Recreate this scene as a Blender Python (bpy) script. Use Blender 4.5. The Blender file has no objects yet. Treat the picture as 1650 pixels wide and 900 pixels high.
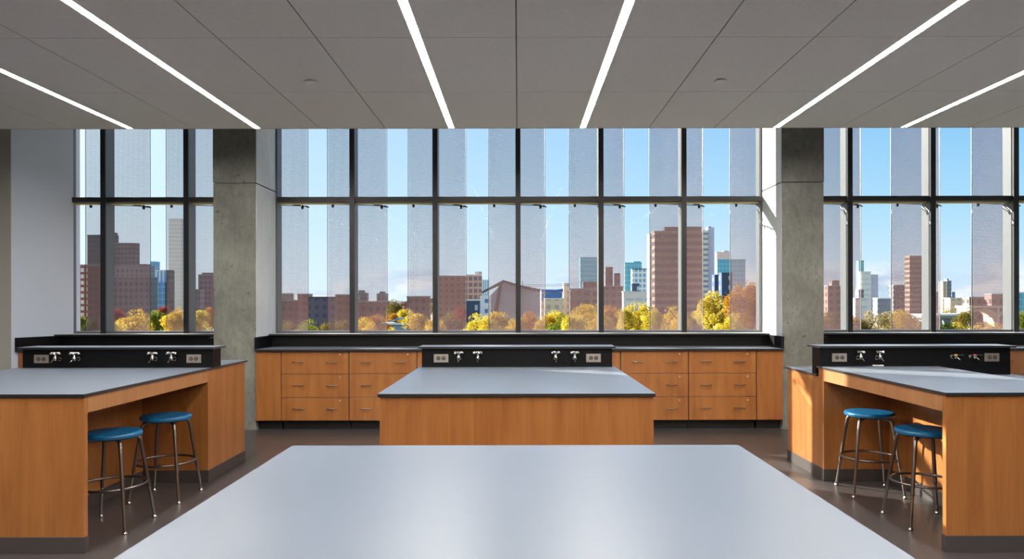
import bpy, math, random
import numpy as np
from mathutils import Vector, Matrix

random.seed(7)
RS = np.random.RandomState(11)
SC = bpy.context.scene
COL = SC.collection
PI = math.pi
CAM_Z = 1.457
F = 1150.0
VX, VY = 835.0, 488.0

# ------------------------------------------------------------------ materials
MAT = {}

def new_mat(name):
    m = bpy.data.materials.new(name)
    m.use_nodes = True
    nt = m.node_tree
    b = nt.nodes['Principled BSDF']
    MAT[name] = m
    return m, nt, b

def lin(r, g, b):
    f = lambda c: (c / 255) / 12.92 if c <= 10 else (((c / 255) + 0.055) / 1.055) ** 2.4
    return (f(r), f(g), f(b), 1)

def plain(name, rgb, rough=0.5, metal=0.0, spec=0.5, coat=0.0):
    m, nt, b = new_mat(name)
    b.inputs['Base Color'].default_value = lin(*rgb)
    b.inputs['Roughness'].default_value = rough
    b.inputs['Metallic'].default_value = metal
    b.inputs['Specular IOR Level'].default_value = spec
    b.inputs['Coat Weight'].default_value = coat
    return m

def N(nt, t, **kw):
    n = nt.nodes.new(t)
    for k, v in kw.items():
        setattr(n, k, v)
    return n

def mth(nt, op, a, b=None, c=None):
    n = nt.nodes.new('ShaderNodeMath'); n.operation = op
    for i, v in enumerate((a, b, c)):
        if v is None: continue
        if isinstance(v, (int, float)): n.inputs[i].default_value = v
        else: nt.links.new(v, n.inputs[i])
    return n.outputs[0]

def noisy(nt, scale, detail=4, rough=0.6, coords='Object', stretch=(1, 1, 1), dist=0.0):
    tc = N(nt, 'ShaderNodeTexCoord'); mp = N(nt, 'ShaderNodeMapping')
    mp.inputs['Scale'].default_value = stretch
    nt.links.new(tc.outputs[coords], mp.inputs['Vector'])
    n = N(nt, 'ShaderNodeTexNoise')
    n.inputs['Scale'].default_value = scale
    n.inputs['Detail'].default_value = detail
    n.inputs['Roughness'].default_value = rough
    n.inputs['Distortion'].default_value = dist
    nt.links.new(mp.outputs['Vector'], n.inputs['Vector'])
    return n.outputs['Fac']

def ramp(nt, fac, stops):
    r = N(nt, 'ShaderNodeValToRGB')
    e = r.color_ramp.elements
    while len(e) < len(stops): e.new(0.5)
    for i, (p, c) in enumerate(stops):
        e[i].position = p; e[i].color = c
    nt.links.new(fac, r.inputs['Fac'])
    return r.outputs['Color']

def mixc(nt, fac, a, b, mode='MIX'):
    n = N(nt, 'ShaderNodeMix', data_type='RGBA', blend_type=mode)
    for k, v in ((0, fac), (6, a), (7, b)):
        if isinstance(v, (int, float, tuple)): n.inputs[k].default_value = v
        else: nt.links.new(v, n.inputs[k])
    return n.outputs[2]

def bump(nt, b, h, strength=0.2, dist=0.01):
    n = N(nt, 'ShaderNodeBump')
    n.inputs['Strength'].default_value = strength
    n.inputs['Distance'].default_value = dist
    nt.links.new(h, n.inputs['Height'])
    nt.links.new(n.outputs['Normal'], b.inputs['Normal'])

def wood(name, c0, c1, c2):
    m, nt, b = new_mat(name)
    g = noisy(nt, 3.0, 5, 0.6, stretch=(3.0, 3.0, 0.35), dist=0.6)
    col = ramp(nt, g, [(0.30, lin(*c0)), (0.5, lin(*c1)), (0.72, lin(*c2))])
    fine = noisy(nt, 60.0, 3, 0.5, stretch=(1.6, 1.6, 0.05))
    fcol = ramp(nt, fine, [(0.35, (0.84, 0.84, 0.84, 1)), (0.6, (1, 1, 1, 1))])
    col2 = mixc(nt, 0.7, col, fcol, 'MULTIPLY')
    nt.links.new(col2, b.inputs['Base Color'])
    b.inputs['Roughness'].default_value = 0.36
    b.inputs['Specular IOR Level'].default_value = 0.5
    b.inputs['Coat Weight'].default_value = 0.5
    b.inputs['Coat Roughness'].default_value = 0.3
    return m

wood('maple', (141, 86, 39), (157, 100, 49), (170, 113, 60))
wood('maple_sheen', (156, 108, 66), (167, 118, 76), (176, 128, 86))  # same maple in a paler tone, grazing sheen put into the apron colour

# worktop resin: grey blue upper surface
m, nt, b = new_mat('worktop')
g = noisy(nt, 1.2, 3, 0.5)
nt.links.new(ramp(nt, g, [(0.3, lin(80, 91, 106)), (0.7, lin(86, 97, 112))]), b.inputs['Base Color'])
b.inputs['Roughness'].default_value = 0.38
b.inputs['Specular IOR Level'].default_value = 0.9
plain('black_resin', (6, 6, 7), 0.42, 0, 0.25)
plain('wall_taupe', (104, 98, 92), 0.6)
plain('edge_resin', (16, 17, 20), 0.4, 0, 0.6, 0.5)
MAT['edge_resin'].node_tree.nodes['Principled BSDF'].inputs['Coat Roughness'].default_value = 0.35
def sheen(name, w_, rg):
    b_ = MAT[name].node_tree.nodes['Principled BSDF']
    b_.inputs['Sheen Weight'].default_value = w_; b_.inputs['Sheen Roughness'].default_value = rg
sheen('edge_resin', .8, .3); sheen('maple', .25, .3); sheen('maple_sheen', .25, .3); sheen('worktop', .25, .25)
plain('kick_rubber', (66, 60, 58), 0.5)
plain('toe_black', (12, 12, 13), 0.6)
plain('handle_metal', (120, 105, 98), 0.35, 1.0)
plain('lock_metal', (225, 220, 210), 0.3, 0.7)
plain('chrome', (176, 174, 170), 0.2, 1.0)
plain('stool_tube', (122, 114, 108), 0.36, 1.0)
plain('steel_plate', (182, 172, 162), 0.4, 0.9)
plain('socket_dark', (62, 55, 50), 0.5)
plain('blue_paint', (16, 88, 130), 0.30, 0, 0.5)
plain('frame_dark', (30, 32, 35), 0.42)
plain('frame_silver', (98, 101, 106), 0.42, 0.1)
plain('gasket', (206, 196, 150), 0.6)
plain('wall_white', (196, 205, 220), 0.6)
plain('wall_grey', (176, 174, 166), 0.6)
plain('white_plastic', (228, 226, 222), 0.4)
plain('red_plastic', (190, 40, 40), 0.4)
plain('yellow_plastic', (205, 165, 60), 0.4)
plain('fascia', (170, 168, 164), 0.6)

m, nt, b = new_mat('ceiling_panel')
g = noisy(nt, 40.0, 2, 0.5)
nt.links.new(ramp(nt, g, [(0.3, lin(222, 221, 220)), (0.7, lin(228, 227, 226))]), b.inputs['Base Color'])
b.inputs['Roughness'].default_value = 0.7
plain('ceiling_joint', (70, 68, 66), 0.8)

m, nt, b = new_mat('floor_vinyl')
g = noisy(nt, 0.8, 4, 0.6)
g2 = noisy(nt, 120.0, 2, 0.6)
c = ramp(nt, g, [(0.3, lin(64, 60, 60)), (0.7, lin(74, 69, 68))])
c = mixc(nt, 0.25, c, ramp(nt, g2, [(0.4, (0.6, 0.6, 0.6, 1)), (0.6, (1, 1, 1, 1))]), 'MULTIPLY')
nt.links.new(c, b.inputs['Base Color'])
b.inputs['Roughness'].default_value = 0.3
b.inputs['Specular IOR Level'].default_value = 0.5

m, nt, b = new_mat('concrete')
g = noisy(nt, 2.2, 6, 0.65, stretch=(1, 1, 0.7), dist=0.4)
g2 = noisy(nt, 14.0, 5, 0.7, stretch=(1.5, 1.5, 0.6))
c = ramp(nt, g, [(0.28, lin(98, 99, 92)), (0.5, lin(120, 121, 113)), (0.74, lin(142, 143, 135))])
c = mixc(nt, 0.7, c, ramp(nt, g2, [(0.3, (0.62, 0.61, 0.58, 1)), (0.55, (1, 1, 1, 1))]), 'MULTIPLY')
pit = noisy(nt, 22.0, 2, 0.4)
c = mixc(nt, 0.8, c, ramp(nt, pit, [(0.24, (0.28, 0.27, 0.25, 1)), (0.31, (1, 1, 1, 1))]), 'MULTIPLY')
nt.links.new(c, b.inputs['Base Color'])
b.inputs['Roughness'].default_value = 0.75
bump(nt, b, g2, 0.25, 0.01)

m, nt, b = new_mat('daylit_concrete')  # column concrete lightened, window daylight put into the colour
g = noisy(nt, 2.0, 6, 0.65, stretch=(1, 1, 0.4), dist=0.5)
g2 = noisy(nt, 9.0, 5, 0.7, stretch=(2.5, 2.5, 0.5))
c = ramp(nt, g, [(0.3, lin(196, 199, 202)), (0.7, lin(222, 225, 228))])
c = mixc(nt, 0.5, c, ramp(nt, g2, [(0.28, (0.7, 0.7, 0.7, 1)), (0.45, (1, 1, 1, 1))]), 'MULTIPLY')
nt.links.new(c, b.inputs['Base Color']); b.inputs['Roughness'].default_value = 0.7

m, nt, b = new_mat('fin_metal')
b.inputs['Base Color'].default_value = lin(158, 124, 128)
b.inputs['Roughness'].default_value = 0.5
b.inputs['Metallic'].default_value = 0.2

def emission(name, rgb, s):
    m, nt, b = new_mat(name)
    b.inputs['Base Color'].default_value = lin(*rgb)
    b.inputs['Emission Color'].default_value = lin(*rgb)
    b.inputs['Emission Strength'].default_value = s
    return m
emission('lamp_diffuser', (255, 248, 240), 110.0)

# window glass: thin clear sheet
m = bpy.data.materials.new('clear_glass'); m.use_nodes = True; MAT['clear_glass'] = m
nt = m.node_tree; nt.nodes.clear()
o = N(nt, 'ShaderNodeOutputMaterial'); mx = N(nt, 'ShaderNodeMixShader')
tr = N(nt, 'ShaderNodeBsdfTransparent'); tr.inputs['Color'].default_value = (0.97, 0.985, 0.985, 1)
gl = N(nt, 'ShaderNodeBsdfGlossy'); gl.inputs['Roughness'].default_value = 0.02
fr = N(nt, 'ShaderNodeFresnel'); fr.inputs['IOR'].default_value = 1.35
nt.links.new(mth(nt, 'MULTIPLY', fr.outputs[0], 0.035), mx.inputs[0])
nt.links.new(tr.outputs[0], mx.inputs[1]); nt.links.new(gl.outputs[0], mx.inputs[2])
nt.links.new(mx.outputs[0], o.inputs['Surface'])

def facade(name, wall, win, w=3.0, h=3.2, fx=(0.25, 0.75), fz=(0.3, 0.8), rough=0.6, wrough=0.25):
    if name in MAT: return MAT[name]
    m, nt, b = new_mat(name)
    tc = N(nt, 'ShaderNodeTexCoord'); sp = N(nt, 'ShaderNodeSeparateXYZ')
    nt.links.new(tc.outputs['Object'], sp.inputs[0])
    u = mth(nt, 'ADD', sp.outputs[0], sp.outputs[1])
    fu = mth(nt, 'FRACT', mth(nt, 'DIVIDE', mth(nt, 'ADD', u, 500.0), w))
    fv = mth(nt, 'FRACT', mth(nt, 'DIVIDE', mth(nt, 'ADD', sp.outputs[2], 0.0), h))
    a = mth(nt, 'MULTIPLY', mth(nt, 'GREATER_THAN', fu, fx[0]), mth(nt, 'LESS_THAN', fu, fx[1]))
    c = mth(nt, 'MULTIPLY', mth(nt, 'GREATER_THAN', fv, fz[0]), mth(nt, 'LESS_THAN', fv, fz[1]))
    k = mth(nt, 'MULTIPLY', a, c)
    g = noisy(nt, 0.25, 3, 0.6)
    wc = mixc(nt, 0.25, lin(*wall), ramp(nt, g, [(0.3, (0.55, 0.55, 0.55, 1)), (0.7, (1, 1, 1, 1))]), 'MULTIPLY')
    col = mixc(nt, k, wc, lin(*win))
    nt.links.new(col, b.inputs['Base Color'])
    r = mth(nt, 'ADD', mth(nt, 'MULTIPLY', k, wrough - rough), rough)
    nt.links.new(r, b.inputs['Roughness'])
    return m

def leafmat(name, c0, c1, c2):
    m = bpy.data.materials.new(name); m.use_nodes = True; MAT[name] = m
    nt = m.node_tree; nt.nodes.clear()
    o = N(nt, 'ShaderNodeOutputMaterial')
    g = noisy(nt, 0.9, 4, 0.7)
    g2 = noisy(nt, 6.0, 2, 0.6)
    fac = mth(nt, 'ADD', mth(nt, 'MULTIPLY', g, 0.6), mth(nt, 'MULTIPLY', g2, 0.4))
    col = ramp(nt, fac, [(0.36, lin(*c0)), (0.5, lin(*c1)), (0.64, lin(*c2))])
    d = N(nt, 'ShaderNodeBsdfDiffuse'); t = N(nt, 'ShaderNodeBsdfTranslucent'); mx = N(nt, 'ShaderNodeMixShader')
    mx.inputs[0].default_value = 0.5
    nt.links.new(col, d.inputs['Color']); nt.links.new(col, t.inputs['Color'])
    nt.links.new(d.outputs[0], mx.inputs[1]); nt.links.new(t.outputs[0], mx.inputs[2])
    nt.links.new(mx.outputs[0], o.inputs['Surface'])
leafmat('leaf_yellow', (130, 110, 30), (180, 160, 52), (206, 192, 96))
leafmat('leaf_gold', (128, 102, 28), (180, 150, 44), (204, 178, 72))
leafmat('leaf_green', (65, 75, 26), (102, 112, 38), (133, 136, 57))
leafmat('leaf_darkgreen', (32, 44, 23), (55, 69, 31), (83, 94, 44))
leafmat('leaf_orange', (108, 73, 25), (154, 108, 38), (172, 130, 57))
leafmat('leaf_red', (80, 29, 23), (128, 49, 37), (150, 80, 57))
leafmat('leaf_tan', (108, 92, 59), (139, 125, 86), (157, 146, 114))
leafmat('leaf_olive', (62, 57, 26), (99, 88, 38), (126, 112, 57))
plain('bark', (92, 78, 66), 0.9)

m, nt, b = new_mat('earth')
g = noisy(nt, 0.03, 5, 0.6)
nt.links.new(ramp(nt, g, [(0.35, lin(92, 96, 58)), (0.6, lin(128, 122, 84))]), b.inputs['Base Color'])
b.inputs['Roughness'].default_value = 0.95

# ------------------------------------------------------------------ mesh builder
ORIGIN = {}

class MB:
    def __init__(s):
        s.v = []; s.f = []; s.mi = []
    def add(s, vs, fs, mi=0):
        n = len(s.v); s.v += [tuple(p) for p in vs]
        for f in fs: s.f.append(tuple(i + n for i in f)); s.mi.append(mi)
        return s
    def box(s, x0, x1, y0, y1, z0, z1, mi=0, top=None):
        vs = [(x0, y0, z0), (x1, y0, z0), (x1, y1, z0), (x0, y1, z0), (x0, y0, z1), (x1, y0, z1), (x1, y1, z1), (x0, y1, z1)]
        n = len(s.v); s.v += vs
        for k, f in enumerate([(0, 3, 2, 1), (4, 5, 6, 7), (0, 1, 5, 4), (1, 2, 6, 5), (2, 3, 7, 6), (3, 0, 4, 7)]):
            s.f.append(tuple(i + n for i in f)); s.mi.append(top if (k == 1 and top is not None) else mi)
        return s
    def prism(s, poly, z0, z1, mi=0, top=None):
        n = len(poly)
        area = sum(poly[i][0] * poly[(i + 1) % n][1] - poly[(i + 1) % n][0] * poly[i][1] for i in range(n))
        if area < 0: poly = poly[::-1]
        vs = [(p[0], p[1], z0) for p in poly] + [(p[0], p[1], z1) for p in poly]
        k = len(s.v); s.v += vs
        s.f.append(tuple(k + i for i in range(n - 1, -1, -1))); s.mi.append(mi)
        s.f.append(tuple(k + n + i for i in range(n))); s.mi.append(top if top is not None else mi)
        for i in range(n):
            j = (i + 1) % n
            s.f.append((k + i, k + j, k + n + j, k + n + i)); s.mi.append(mi)
        return s
    def prism_y(s, poly, y0, y1, mi=0):          # poly in x,z
        t = MB().prism(poly, y0, y1, mi)
        k = len(s.v)
        s.v += [(p[0], p[2], p[1]) for p in t.v]
        for f in t.f: s.f.append(tuple(k + i for i in reversed(f))); s.mi.append(mi)
        return s
    def tube(s, pts, r, n=12, mi=0, caps=True):
        pts = [Vector(p) for p in pts]
        rr = r if isinstance(r, (list, tuple)) else [r] * len(pts)
        k = len(s.v)
        up = None
        for i, p in enumerate(pts):
            if i == 0: d = pts[1] - p
            elif i == len(pts) - 1: d = p - pts[i - 1]
            else: d = (pts[i + 1] - p).normalized() + (p - pts[i - 1]).normalized()
            d.normalize()
            if up is None:
                a = Vector((0, 0, 1)) if abs(d.z) < 0.9 else Vector((1, 0, 0))
                up = d.cross(a).normalized()
            else:
                up = (up - d * up.dot(d)).normalized()
            w = d.cross(up)
            for j in range(n):
                t = 2 * PI * j / n
                s.v.append(tuple(p + (up * math.cos(t) + w * math.sin(t)) * rr[i]))
        for i in range(len(pts) - 1):
            for j in range(n):
                a = k + i * n + j; b_ = k + i * n + (j + 1) % n
                s.f.append((a, b_, b_ + n, a + n)); s.mi.append(mi)
        if caps:
            s.f.append(tuple(k + j for j in range(n - 1, -1, -1))); s.mi.append(mi)
            s.f.append(tuple(k + (len(pts) - 1) * n + j for j in range(n))); s.mi.append(mi)
        return s
    def torus(s, c, R, r, n=48, m_=10, mi=0):
        k = len(s.v)
        for i in range(n):
            a = 2 * PI * i / n
            for j in range(m_):
                b_ = 2 * PI * j / m_
                q = R + r * math.cos(b_)
                s.v.append((c[0] + q * math.cos(a), c[1] + q * math.sin(a), c[2] + r * math.sin(b_)))
        for i in range(n):
            for j in range(m_):
                s.f.append((k + i * m_ + j, k + ((i + 1) % n) * m_ + j, k + ((i + 1) % n) * m_ + (j + 1) % m_, k + i * m_ + (j + 1) % m_)); s.mi.append(mi)
        return s
    def lathe(s, prof, c=(0, 0, 0), n=32, mi=0):    # prof: (r, z) from bottom to top
        k = len(s.v)
        for (r, z) in prof:
            for j in range(n):
                t = 2 * PI * j / n
                s.v.append((c[0] + r * math.cos(t), c[1] + r * math.sin(t), c[2] + z))
        for i in range(len(prof) - 1):
            for j in range(n):
                a = k + i * n + j; b_ = k + i * n + (j + 1) % n
                s.f.append((a, b_, b_ + n, a + n)); s.mi.append(mi)
        s.f.append(tuple(k + j for j in range(n - 1, -1, -1))); s.mi.append(mi)
        s.f.append(tuple(k + (len(prof) - 1) * n + j for j in range(n))); s.mi.append(mi)
        return s
    def build(s, name, mats, parent=None, smooth=False, bevel=0, data_only=False):
        o0 = ORIGIN.get(parent, Vector((0, 0, 0))) if parent else Vector((0, 0, 0))
        me = bpy.data.meshes.new(name)
        me.from_pydata([(v[0] - o0.x, v[1] - o0.y, v[2] - o0.z) for v in s.v], [], s.f)
        if not isinstance(mats, (list, tuple)): mats = [mats]
        for q in mats: me.materials.append(MAT[q])
        if len(mats) > 1: me.polygons.foreach_set('material_index', s.mi)
        if smooth:
            me.polygons.foreach_set('use_smooth', [True] * len(me.polygons))
        me.update()
        ob = bpy.data.objects.new(name, me); COL.objects.link(ob)
        if smooth:
            try: me.set_sharp_from_angle(angle=math.radians(40))
            except Exception: pass
        if bevel:
            md = ob.modifiers.new('bevel', 'BEVEL'); md.width = bevel; md.segments = 2; md.limit_method = 'ANGLE'
        if parent:
            ob.parent = parent; ORIGIN[ob] = o0
        return ob

def thing(name, label, cat, loc=(0, 0, 0), group=None, rz=0):
    o = bpy.data.objects.new(name, None); COL.objects.link(o)
    o.location = loc; o.rotation_euler = (0, 0, rz)
    o['label'] = label; o['category'] = cat
    if group: o['group'] = group
    ORIGIN[o] = Vector(loc)
    return o

def tag(o, label, cat, group=None, kind=None):
    o['label'] = label; o['category'] = cat
    if group: o['group'] = group
    if kind: o['kind'] = kind
    return o

def struct(o): o['kind'] = 'structure'; return o

def kids(o): return [c for c in bpy.data.objects if c.parent is o]

def dup(o, loc, label=None, rz=None, group=None, parent=None, _top=True):
    r = o.copy(); COL.objects.link(r)
    if parent is not None: r.parent = parent
    if _top:
        r.location = loc
        if rz is not None: r.rotation_euler = (0, 0, rz)
        if label: r['label'] = label
        if group: r['group'] = group
    for c in kids(o): dup(c, None, parent=r, _top=False)
    return r

# ------------------------------------------------------------------ room shell
XL, XR, YB = -9.0, 9.5, -1.6
YW = 8.72            # inner face of the wall below the window
YG = 9.01            # glass
CZ = CAM_Z + 1.75    # 3.207
CE = 7.14            # ceiling edge
TOPZ = 4.15

struct(MB().box(XL, XR, YB, 9.2, -0.2, 0).build('floor', 'floor_vinyl'))
# ceiling of large panels with thin recessed joints
xs = [-9.0, -7.72, -7.07, -5.78, -4.52, -3.24, -1.98, -1.33, -0.01, 1.31, 1.96, 3.22, 4.50, 5.76, 7.05, 7.70, 9.5]
lights_x = [-0.665, 0.65, -2.605, 2.585, -3.88, 3.86]
cb = MB()
ysx = [CE - 1.218 * k for k in range(0, 9)] + [YB]
ysx = sorted(set([y for y in ysx if y > YB] + [YB]))
LW = 0.032
for i in range(len(xs) - 1):
    segs = [[xs[i] + .004, xs[i + 1] - .004]]
    for lx in sorted(lights_x):
        if segs[-1][0] < lx < segs[-1][1]:
            a, b_ = segs.pop(); segs += [[a, lx - LW], [lx + LW, b_]]
    for j in range(len(ysx) - 1):
        for a, b_ in segs:
            cb.box(a, b_, ysx[j] + .003, ysx[j + 1] - .003, CZ, CZ + 0.02)
ce = struct(cb.build('ceiling', 'ceiling_panel'))
bk = MB().box(XL, XR, YB, CE - 0.003, CZ + 0.06, CZ + 0.12)
bk.build('backing', 'ceiling_joint', ce)
jt = MB()
for i in range(1, len(xs) - 1): jt.box(xs[i] - .004, xs[i] + .004, YB, CE, CZ + .004, CZ + .02)
for y in ysx[1:-1]:
    for i in range(len(xs) - 1):
        jt.box(xs[i] + .004, xs[i + 1] - .004, y - .003, y + .003, CZ + .006, CZ + .02)
# joints must not cross the lamps
jt2 = MB()
for q in range(0, len(jt.v), 8):
    vs = jt.v[q:q + 8]; x0, x1 = vs[0][0], vs[1][0]; y0, y1 = vs[0][1], vs[2][1]
    cuts = [[x0, x1]]
    for lx in sorted(lights_x):
        if cuts[-1][0] < lx < cuts[-1][1]:
            a, b_ = cuts.pop(); cuts += [[a, lx - LW], [lx + LW, b_]]
    for a, b_ in cuts: jt2.box(a, b_, y0, y1, CZ + .005, CZ + .02)
jt2.build('joint', 'ceiling_joint', ce)
MB().box(XL, XR, CE, CE + 0.02, CZ, TOPZ).build('fascia', 'fascia', ce)
MB().box(XL, XR, CE, 9.08, TOPZ, TOPZ + 0.15).build('pocket', 'wall_white', ce)

struct(MB().box(XL, XR, YB - .15, YB, 0, CZ + .06).build('wall_rear', 'wall_taupe'))
struct(MB().box(XL - .15, XL, YB, 9.2, 0, TOPZ).build('wall_left', 'wall_white'))
struct(MB().box(XR, XR + .15, YB, 9.2, 0, TOPZ).build('wall_right', 'wall_white'))
# splayed white return beside the left window with its grey front
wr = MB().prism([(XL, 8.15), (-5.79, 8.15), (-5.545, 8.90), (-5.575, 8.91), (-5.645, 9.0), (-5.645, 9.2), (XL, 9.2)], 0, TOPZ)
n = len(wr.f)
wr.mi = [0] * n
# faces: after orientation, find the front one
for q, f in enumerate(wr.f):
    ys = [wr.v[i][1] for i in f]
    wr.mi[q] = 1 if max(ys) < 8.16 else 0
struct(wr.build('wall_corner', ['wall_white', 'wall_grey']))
struct(MB().box(-5.545, 8.9, YW + .02, 9.1, 0, 1.07).build('wall_window', 'wall_white'))
struct(MB().box(8.9, XR, 8.2, 9.2, 0, TOPZ).build('wall_far_right', 'wall_white'))

def column(x0, x1, name):
    b_ = MB().box(x0, x1, 8.24, 8.995, 0, 2.845)
    ob = struct(b_.build(name, 'concrete', bevel=0.006))
    MB().box(x0 - .004, x1 + .004, 8.236, 8.995, 2.85, TOPZ).build('upper_pour', 'concrete', ob, bevel=0.006)
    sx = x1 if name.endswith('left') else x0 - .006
    MB().box(sx, sx + .006, 8.25, 8.99, 1.07, 2.84).build('daylit_side', 'daylit_concrete', ob)  # thin added slab, its paler colour stands in for daylight on this side
    MB().box(sx, sx + .006, 8.25, 8.99, 2.855, TOPZ).build('daylit_side', 'daylit_concrete', ob)
    MB().box(x0 - .012, x1 + .012, 8.226, 8.29, 0, 0.03).build('base_mortar', 'concrete', ob)
    return ob
column(-3.52, -3.03, 'column_left')
column(3.05, 3.53, 'column_right')

# ------------------------------------------------------------------ windows
def window(name, xa, xb, mulls):
    root = bpy.data.objects.new(name, None); COL.objects.link(root); root['kind'] = 'structure'
    ORIGIN[root] = Vector((0, 0, 0))
    z0, z1 = 1.088, TOPZ
    tz0, tz1 = 2.722, 2.782
    # jambs + rails
    fr = MB()
    fr.box(xa, xa + .03, 8.9, 9.06, z0, z1); fr.box(xb - .03, xb, 8.9, 9.06, z0, z1)
    fr.build('jamb', 'frame_silver', root)
    MB().box(xa + .03, xb - .03, 8.9, 9.06, z0, z0 + .026).build('bottom_rail', 'frame_silver', root)
    MB().box(xa + .03, xb - .03, 8.9, 9.06, z1 - .06, z1).build('head_rail', 'frame_dark', root)
    xs_ = [xa + .03] + mulls + [xb - .03]
    for x in mulls:
        mo = MB().box(x - .028, x + .028, 8.87, 9.06, z0 + .026, z1 - .06).build('mullion', 'frame_silver', root)
        MB().box(x - .031, x + .031, 8.85, 8.87, z0 + .0, z1 - .06).build('cover_cap', 'frame_dark', mo)
    for i in range(len(xs_) - 1):
        a = xs_[i] + (.0281 if i else 0); b_ = xs_[i + 1] - (.0281 if i < len(xs_) - 2 else 0)
        t = MB().box(a, b_, 8.88, 9.05, tz0, tz1).build('transom', 'frame_dark', root)
        MB().box(a, b_, 8.95, 9.05, tz0 - .014, tz0).build('seal', 'gasket', t)
        MB().box(a, b_, YG, YG + .008, z0 + .026, tz0 - .014).build('pane', 'clear_glass', root)
        MB().box(a, b_, YG, YG + .008, tz1, z1 - .06).build('pane', 'clear_glass', root)
    return root
P = 1.03
window('window_1', -5.64, -3.52, [-5 * P, -4 * P])
window('window_2', -3.03, 3.05, [k * P for k in (-2, -1, 0, 1, 2)])
window('window_3', 3.53, 8.9, [k * P for k in (4, 5, 6, 7, 8)])

# black ledges (window stools)
struct(MB().box(-5.62, -3.53, 8.64, 8.9, 1.068, 1.088).build('trim_1', 'edge_resin', bevel=.002))
struct(MB().box(-3.04, 3.06, 8.64, 8.9, 1.068, 1.088).build('trim_2', 'edge_resin', bevel=.002))
struct(MB().box(3.54, 8.9, 8.64, 8.9, 1.068, 1.088).build('trim_3', 'edge_resin', bevel=.002))

# ------------------------------------------------------------------ ceiling lamps and discs
def lamp(x, label):
    t = thing('linear_ceiling_light', label, 'ceiling light', (x, CE - 4.3, CZ), 'recessed strip lights in the ceiling')
    h = MB()
    y0, y1 = YB + .02, CE - .01
    h.box(x - LW + .001, x - LW + .005, y0, y1, CZ + .001, CZ + .05)
    h.box(x + LW - .005, x + LW - .001, y0, y1, CZ + .001, CZ + .05)
    h.box(x - LW + .005, x + LW - .005, y0, y1, CZ + .045, CZ + .05)
    h.build('housing', 'white_plastic', t)
    for j in range(len(ysx) - 1):
        a, b_ = ysx[j] + .004, ysx[j + 1] - .004
        if a < YB + .02: a = YB + .03
        MB().box(x - LW + .006, x + LW - .006, a, min(b_, CE - .012), CZ + .004, CZ + .01).build('diffuser', 'lamp_diffuser', t)
    return t
lamp(lights_x[0], 'long warm white strip light just left of the ceiling centre line')
lamp(lights_x[1], 'long warm white strip light just right of the ceiling centre line')
lamp(lights_x[2], 'warm white strip light ending above the left concrete column')
lamp(lights_x[3], 'warm white strip light ending above the right concrete column')
lamp(lights_x[4], 'outermost warm white strip light on the left, over the left window')
lamp(lights_x[5], 'outermost warm white strip light on the right, over the right window')
for x, lb in ((-1.632, 'small round white cover disc on the ceiling left of the centre lights'), (1.593, 'small round white cover disc on the ceiling right of the centre lights')):
    t = thing('sprinkler_cover', lb, 'sprinkler cover', (x, 5.62, CZ), 'round cover discs on the ceiling')
    MB().lathe([(.020, -.014), (.046, -.014), (.048, -.011), (.048, -.008), (.02, -.008)], (x, 5.62, CZ), 32).build('disc', 'white_plastic', t, smooth=True)
    MB().lathe([(.016, -.008), (.016, 0)], (x, 5.62, CZ), 16).build('stem', 'frame_dark', t)

# ------------------------------------------------------------------ drawer cabinets along the window
YC = 8.21     # cabinet face
def make_cabinet():
    t = thing('drawer_cabinet', 'x', 'cabinet', (0, YC, 0), 'maple drawer cabinets under the windows')
    w = .778
    MB().box(.003, w - .003, YC + .02, 8.7, .105, .905).build('carcass', 'maple', t)
    MB().box(.003, w - .003, YC + .09, YC + .11, 0, .105).build('toe_kick', 'toe_black', t)
    zs = [(.112, .372), (.378, .643), (.649, .903)]
    for z0, z1 in reversed(zs):
        d = MB().box(.004, w - .004, YC, YC + .019, z0, z1).build('drawer', 'maple', t, bevel=.0015)
        zh = (z0 + z1) / 2 + .006
        for hx in (.195, .585):
            MB().tube([(hx - .055, YC + .001, zh), (hx - .055, YC - .026, zh), (hx - .050, YC - .030, zh), (hx + .050, YC - .030, zh), (hx + .055, YC - .026, zh), (hx + .055, YC + .001, zh)], .0055, 8).build('handle', 'handle_metal', d, smooth=True)
        lk = MB().tube([(.675, YC + .001, z1 - .032), (.675, YC - .004, z1 - .032)], .0095, 16)
        lk.box(.674, .676, YC - .0055, YC - .004, z1 - .037, z1 - .027)
        lk.build('lock', 'lock_metal', d)
    return t
cab = make_cabinet()
xc0 = -2.728
clabels = ['maple three-drawer cabinet beside the narrow panel next to the left column',
           'maple three-drawer cabinet, second from the left column, partly behind the centre bench',
           'maple three-drawer cabinet mostly hidden by the left half of the centre bench',
           'maple three-drawer cabinet fully behind the middle of the centre bench',
           'maple three-drawer cabinet mostly hidden by the right half of the centre bench',
           'maple three-drawer cabinet right of the centre bench, its lower left corner covered',
           'fully visible maple three-drawer cabinet beside the narrow panel by the right column']
for i in range(7):
    x = xc0 + i * .7815
    if i == 0: cab.location = (x, YC, 0); cab['label'] = clabels[0]
    else: dup(cab, (x, YC, 0), clabels[i])
def filler(x0, x1, label, xc=None):
    t = thing('filler_panel', label, 'cabinet', ((x0 + x1) / 2, YC, 0), 'narrow maple end cabinets')
    MB().box((xc or x0 + .002), x1 - .002, YC + .02, 8.7, .105, .905).build('carcass', 'maple', t)
    MB().box(x0 + .002, x1 - .002, YC, YC + .019, .112, .903).build('front_panel', 'maple', t, bevel=.0015)
    MB().box(x0 + .02, x1 - .02, YC + .09, YC + .11, 0, .105).build('toe_kick', 'toe_black', t)
    return t
filler(-3.022, -2.73, 'narrow plain maple panel between the left column and the drawers')
filler(2.744, 3.045, 'narrow plain maple panel between the drawers and the right column')
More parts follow.
